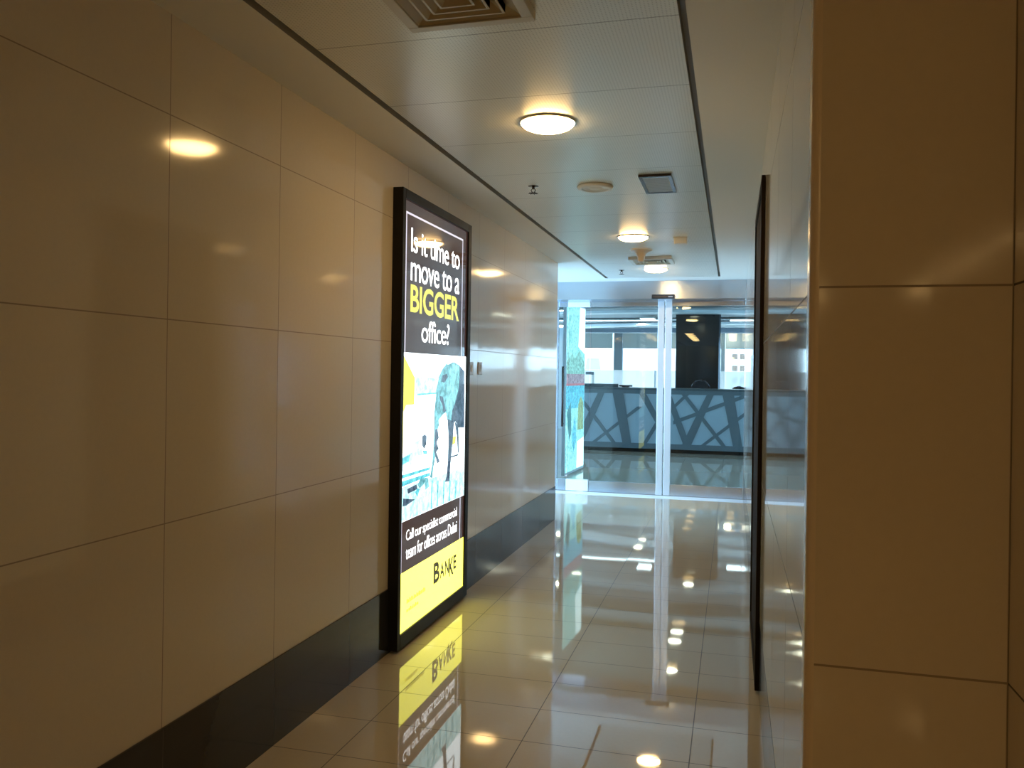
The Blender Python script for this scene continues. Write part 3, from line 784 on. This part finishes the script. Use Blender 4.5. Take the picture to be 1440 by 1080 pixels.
def make_chair(ht=1.36):
    t = empty('office_chair', (0, 0, 0))
    q = MB(); pts = [(-.17, .62), (-.19, 1.0), (-.165, ht - .12), (-.10, ht - .03), (0, ht), (.10, ht - .03), (.165, ht - .12), (.19, 1.0), (.17, .62)]
    for a, b_ in zip(pts, pts[1:] + pts[:1]): q.tube((a[0], -.20, a[1]), (b_[0], -.20, b_[1]), .018, 10)
    part(q, 'back_frame', M['blackplastic'], t)
    q = MB(); q.prism([(x * .95, z if z > .7 else z + .01) for x, z in pts], 'y', -.203, -.197); part(q, 'backrest', M['fabric'], t)
    q = MB(); q.prism([(-.22, -.2), (.22, -.2), (.24, .1), (.18, .24), (-.18, .24), (-.24, .1)], 'z', .44, .51); part(q, 'seat', M['fabric'], t, .02)
    q = MB(); q.tube((0, 0, .08), (0, 0, .44), .028); q.tube((0, -.02, .46), (0, -.215, .66), .02); part(q, 'post', M['chrome'], t)
    for i in range(5):
        a = i * 2 * math.pi / 5; q = MB(); q.tube((0, 0, .10), (.27 * math.cos(a), .27 * math.sin(a), .065), .022, 10, r2=.014)
        q.tube((.27 * math.cos(a) - .015, .27 * math.sin(a), .028), (.27 * math.cos(a) + .015, .27 * math.sin(a), .028), .028, 12)
        part(q, 'leg', M['blackplastic'], t)
    return t
c0 = make_chair(); c0.location = (on_y(986, 540, 16.9)[0], 16.78, 0)
tag(c0, 'black office chair with a rounded back in front of the dark column', 'chair', 'office chairs behind the counter')
c1 = make_chair(1.24); c1.location = (on_y(1039, 540, 17.4)[0], 17.4, 0)
tag(c1, 'black office chair barely showing above the counter right of the column', 'chair', 'office chairs behind the counter')

# frosted partition
Yp = 20.0
pt = empty('office_partition', (-1, Yp, 0), label='long frosted white partition behind the reception counter', cat='partition')
q = MB(); q.box(-3.9, 4.5, Yp - .006, Yp + .006, .1, 1.56); q.build('panel', M['frost'], pt)
q = MB()
for x in [-3.9 + i * 2.1 for i in range(5)]: q.box(x - .02, x + .02, Yp - .02, Yp + .02, 0, 1.56)
q.box(-3.9, 4.5, Yp - .02, Yp + .02, .0, .1); q.build('frame', mat('pale_aluminium_frame', (.75, .78, .8), .4, .2), pt)
x0_, z0_ = on_y(824, 527, 19.5); x1_, z1_ = on_y(843, 504, 19.5)
t = empty('pedestal_display', (x0_ + .17, 19.5, 0), label='pale pedestal display seen over the left end of the counter beside the cyan poster', cat='display')
q = MB(); q.box(-.15, .15, -.1, .1, 0, .03); q.box(-.03, .03, -.02, .02, .03, 1.5); part(q, 'stand', M['white'], t)
q = MB(); q.prism([(-.19, 1.56), (.19, 1.56), (.15, 1.83), (-.14, 1.83)], 'y', -.05, -.03); part(q, 'screen', M['frost'], t, .004)
q = MB(); q.box(-.17, .03, -.06, -.02, 1.44, 1.51); part(q, 'keypad', M['counter_dark'], t, .004)

# window wall, blinds, outside building
w = MB()
w.box(-9, 8, YW, YW + .25, 0, .5)
for a, b_ in ((863, 875), (1004, 1019)):
    xx0 = on_y(a, 500, YW)[0]; xx1 = on_y(b_, 500, YW)[0]; w.box(xx0, xx1, YW, YW + .25, .5, OC)
w.box(-9, -8.6, YW, YW + .25, .5, OC); w.box(7.6, 8, YW, YW + .25, .5, OC)
struct(w.build('wall_far', mat('blue_grey_pier', (.20, .25, .28), .6)), 'window wall of the office with blue grey piers', 'wall')
bounds = [-8.6, on_y(863, 500, YW)[0], on_y(875, 500, YW)[0], on_y(1004, 500, YW)[0], on_y(1019, 500, YW)[0], 7.6]
bl_labels = ['grey roller blind left of the left pier', 'grey roller blind between the pier and the dark column', 'grey roller blind right of the dark column']
for i in range(3):
    xa_, xb_ = bounds[2 * i], bounds[2 * i + 1]
    wn_ = empty('window_%d' % (i + 3), ((xa_ + xb_) / 2, YW + .1, .5), label='bright office window', cat='window', kind='structure')
    q = MB(); nn = max(1, round((xb_ - xa_) / 2.2))
    for j in range(nn + 1):
        x = xa_ + (xb_ - xa_) * j / nn; q.box(x - .012, x + .012, YW + .08, YW + .13, .5, OC)
    q.box(xa_, xb_, YW + .08, YW + .13, .5, .54); q.build('window_frame', M['satin'], wn_)
    q = MB(); q.box(xa_, xb_, YW + .1, YW + .108, .5, OC); q.build('window_pane', M['tinted'], wn_)
    bl = empty('roller_blind', ((xa_ + xb_) / 2, YW - .08, OC), label=bl_labels[i], cat='blind', group='roller blinds over the office windows')
    hw = (xb_ - xa_) / 2
    q = MB(); q.box(-hw + .02, hw - .02, -.002, .002, -.47, -.03); part(q, 'fabric', M['blind'], bl)
    q = MB(); q.box(-hw + .02, hw - .02, -.012, .012, -.49, -.4701); part(q, 'bottom_bar', M['counter_dark'], bl)
    q = MB(); q.tube((-hw + .02, 0, -.03), (hw - .02, 0, -.03), .028); part(q, 'roller', M['white'], bl)

bd = empty('building', (20, 150, -12), label='pale building across the street seen through the right office window', cat='building')
YB = 150.0
bx0 = on_y(1022, 500, YB)[0]
q = MB(); q.box(bx0, bx0 + 22, YB, YB + 14, -12, 16); q.build('wall', M['facade'], bd)
for r in range(8):
    zz = -6.2 + r * 2.06 + .3
    for c_ in range(9):
        q = MB(); xx = bx0 + .9 + c_ * 1.35 + (c_ // 2) * .9
        q.box(xx, xx + .95, YB - .03, YB - .001, zz, zz + .95); q.build('window', M['facade_window'], bd)
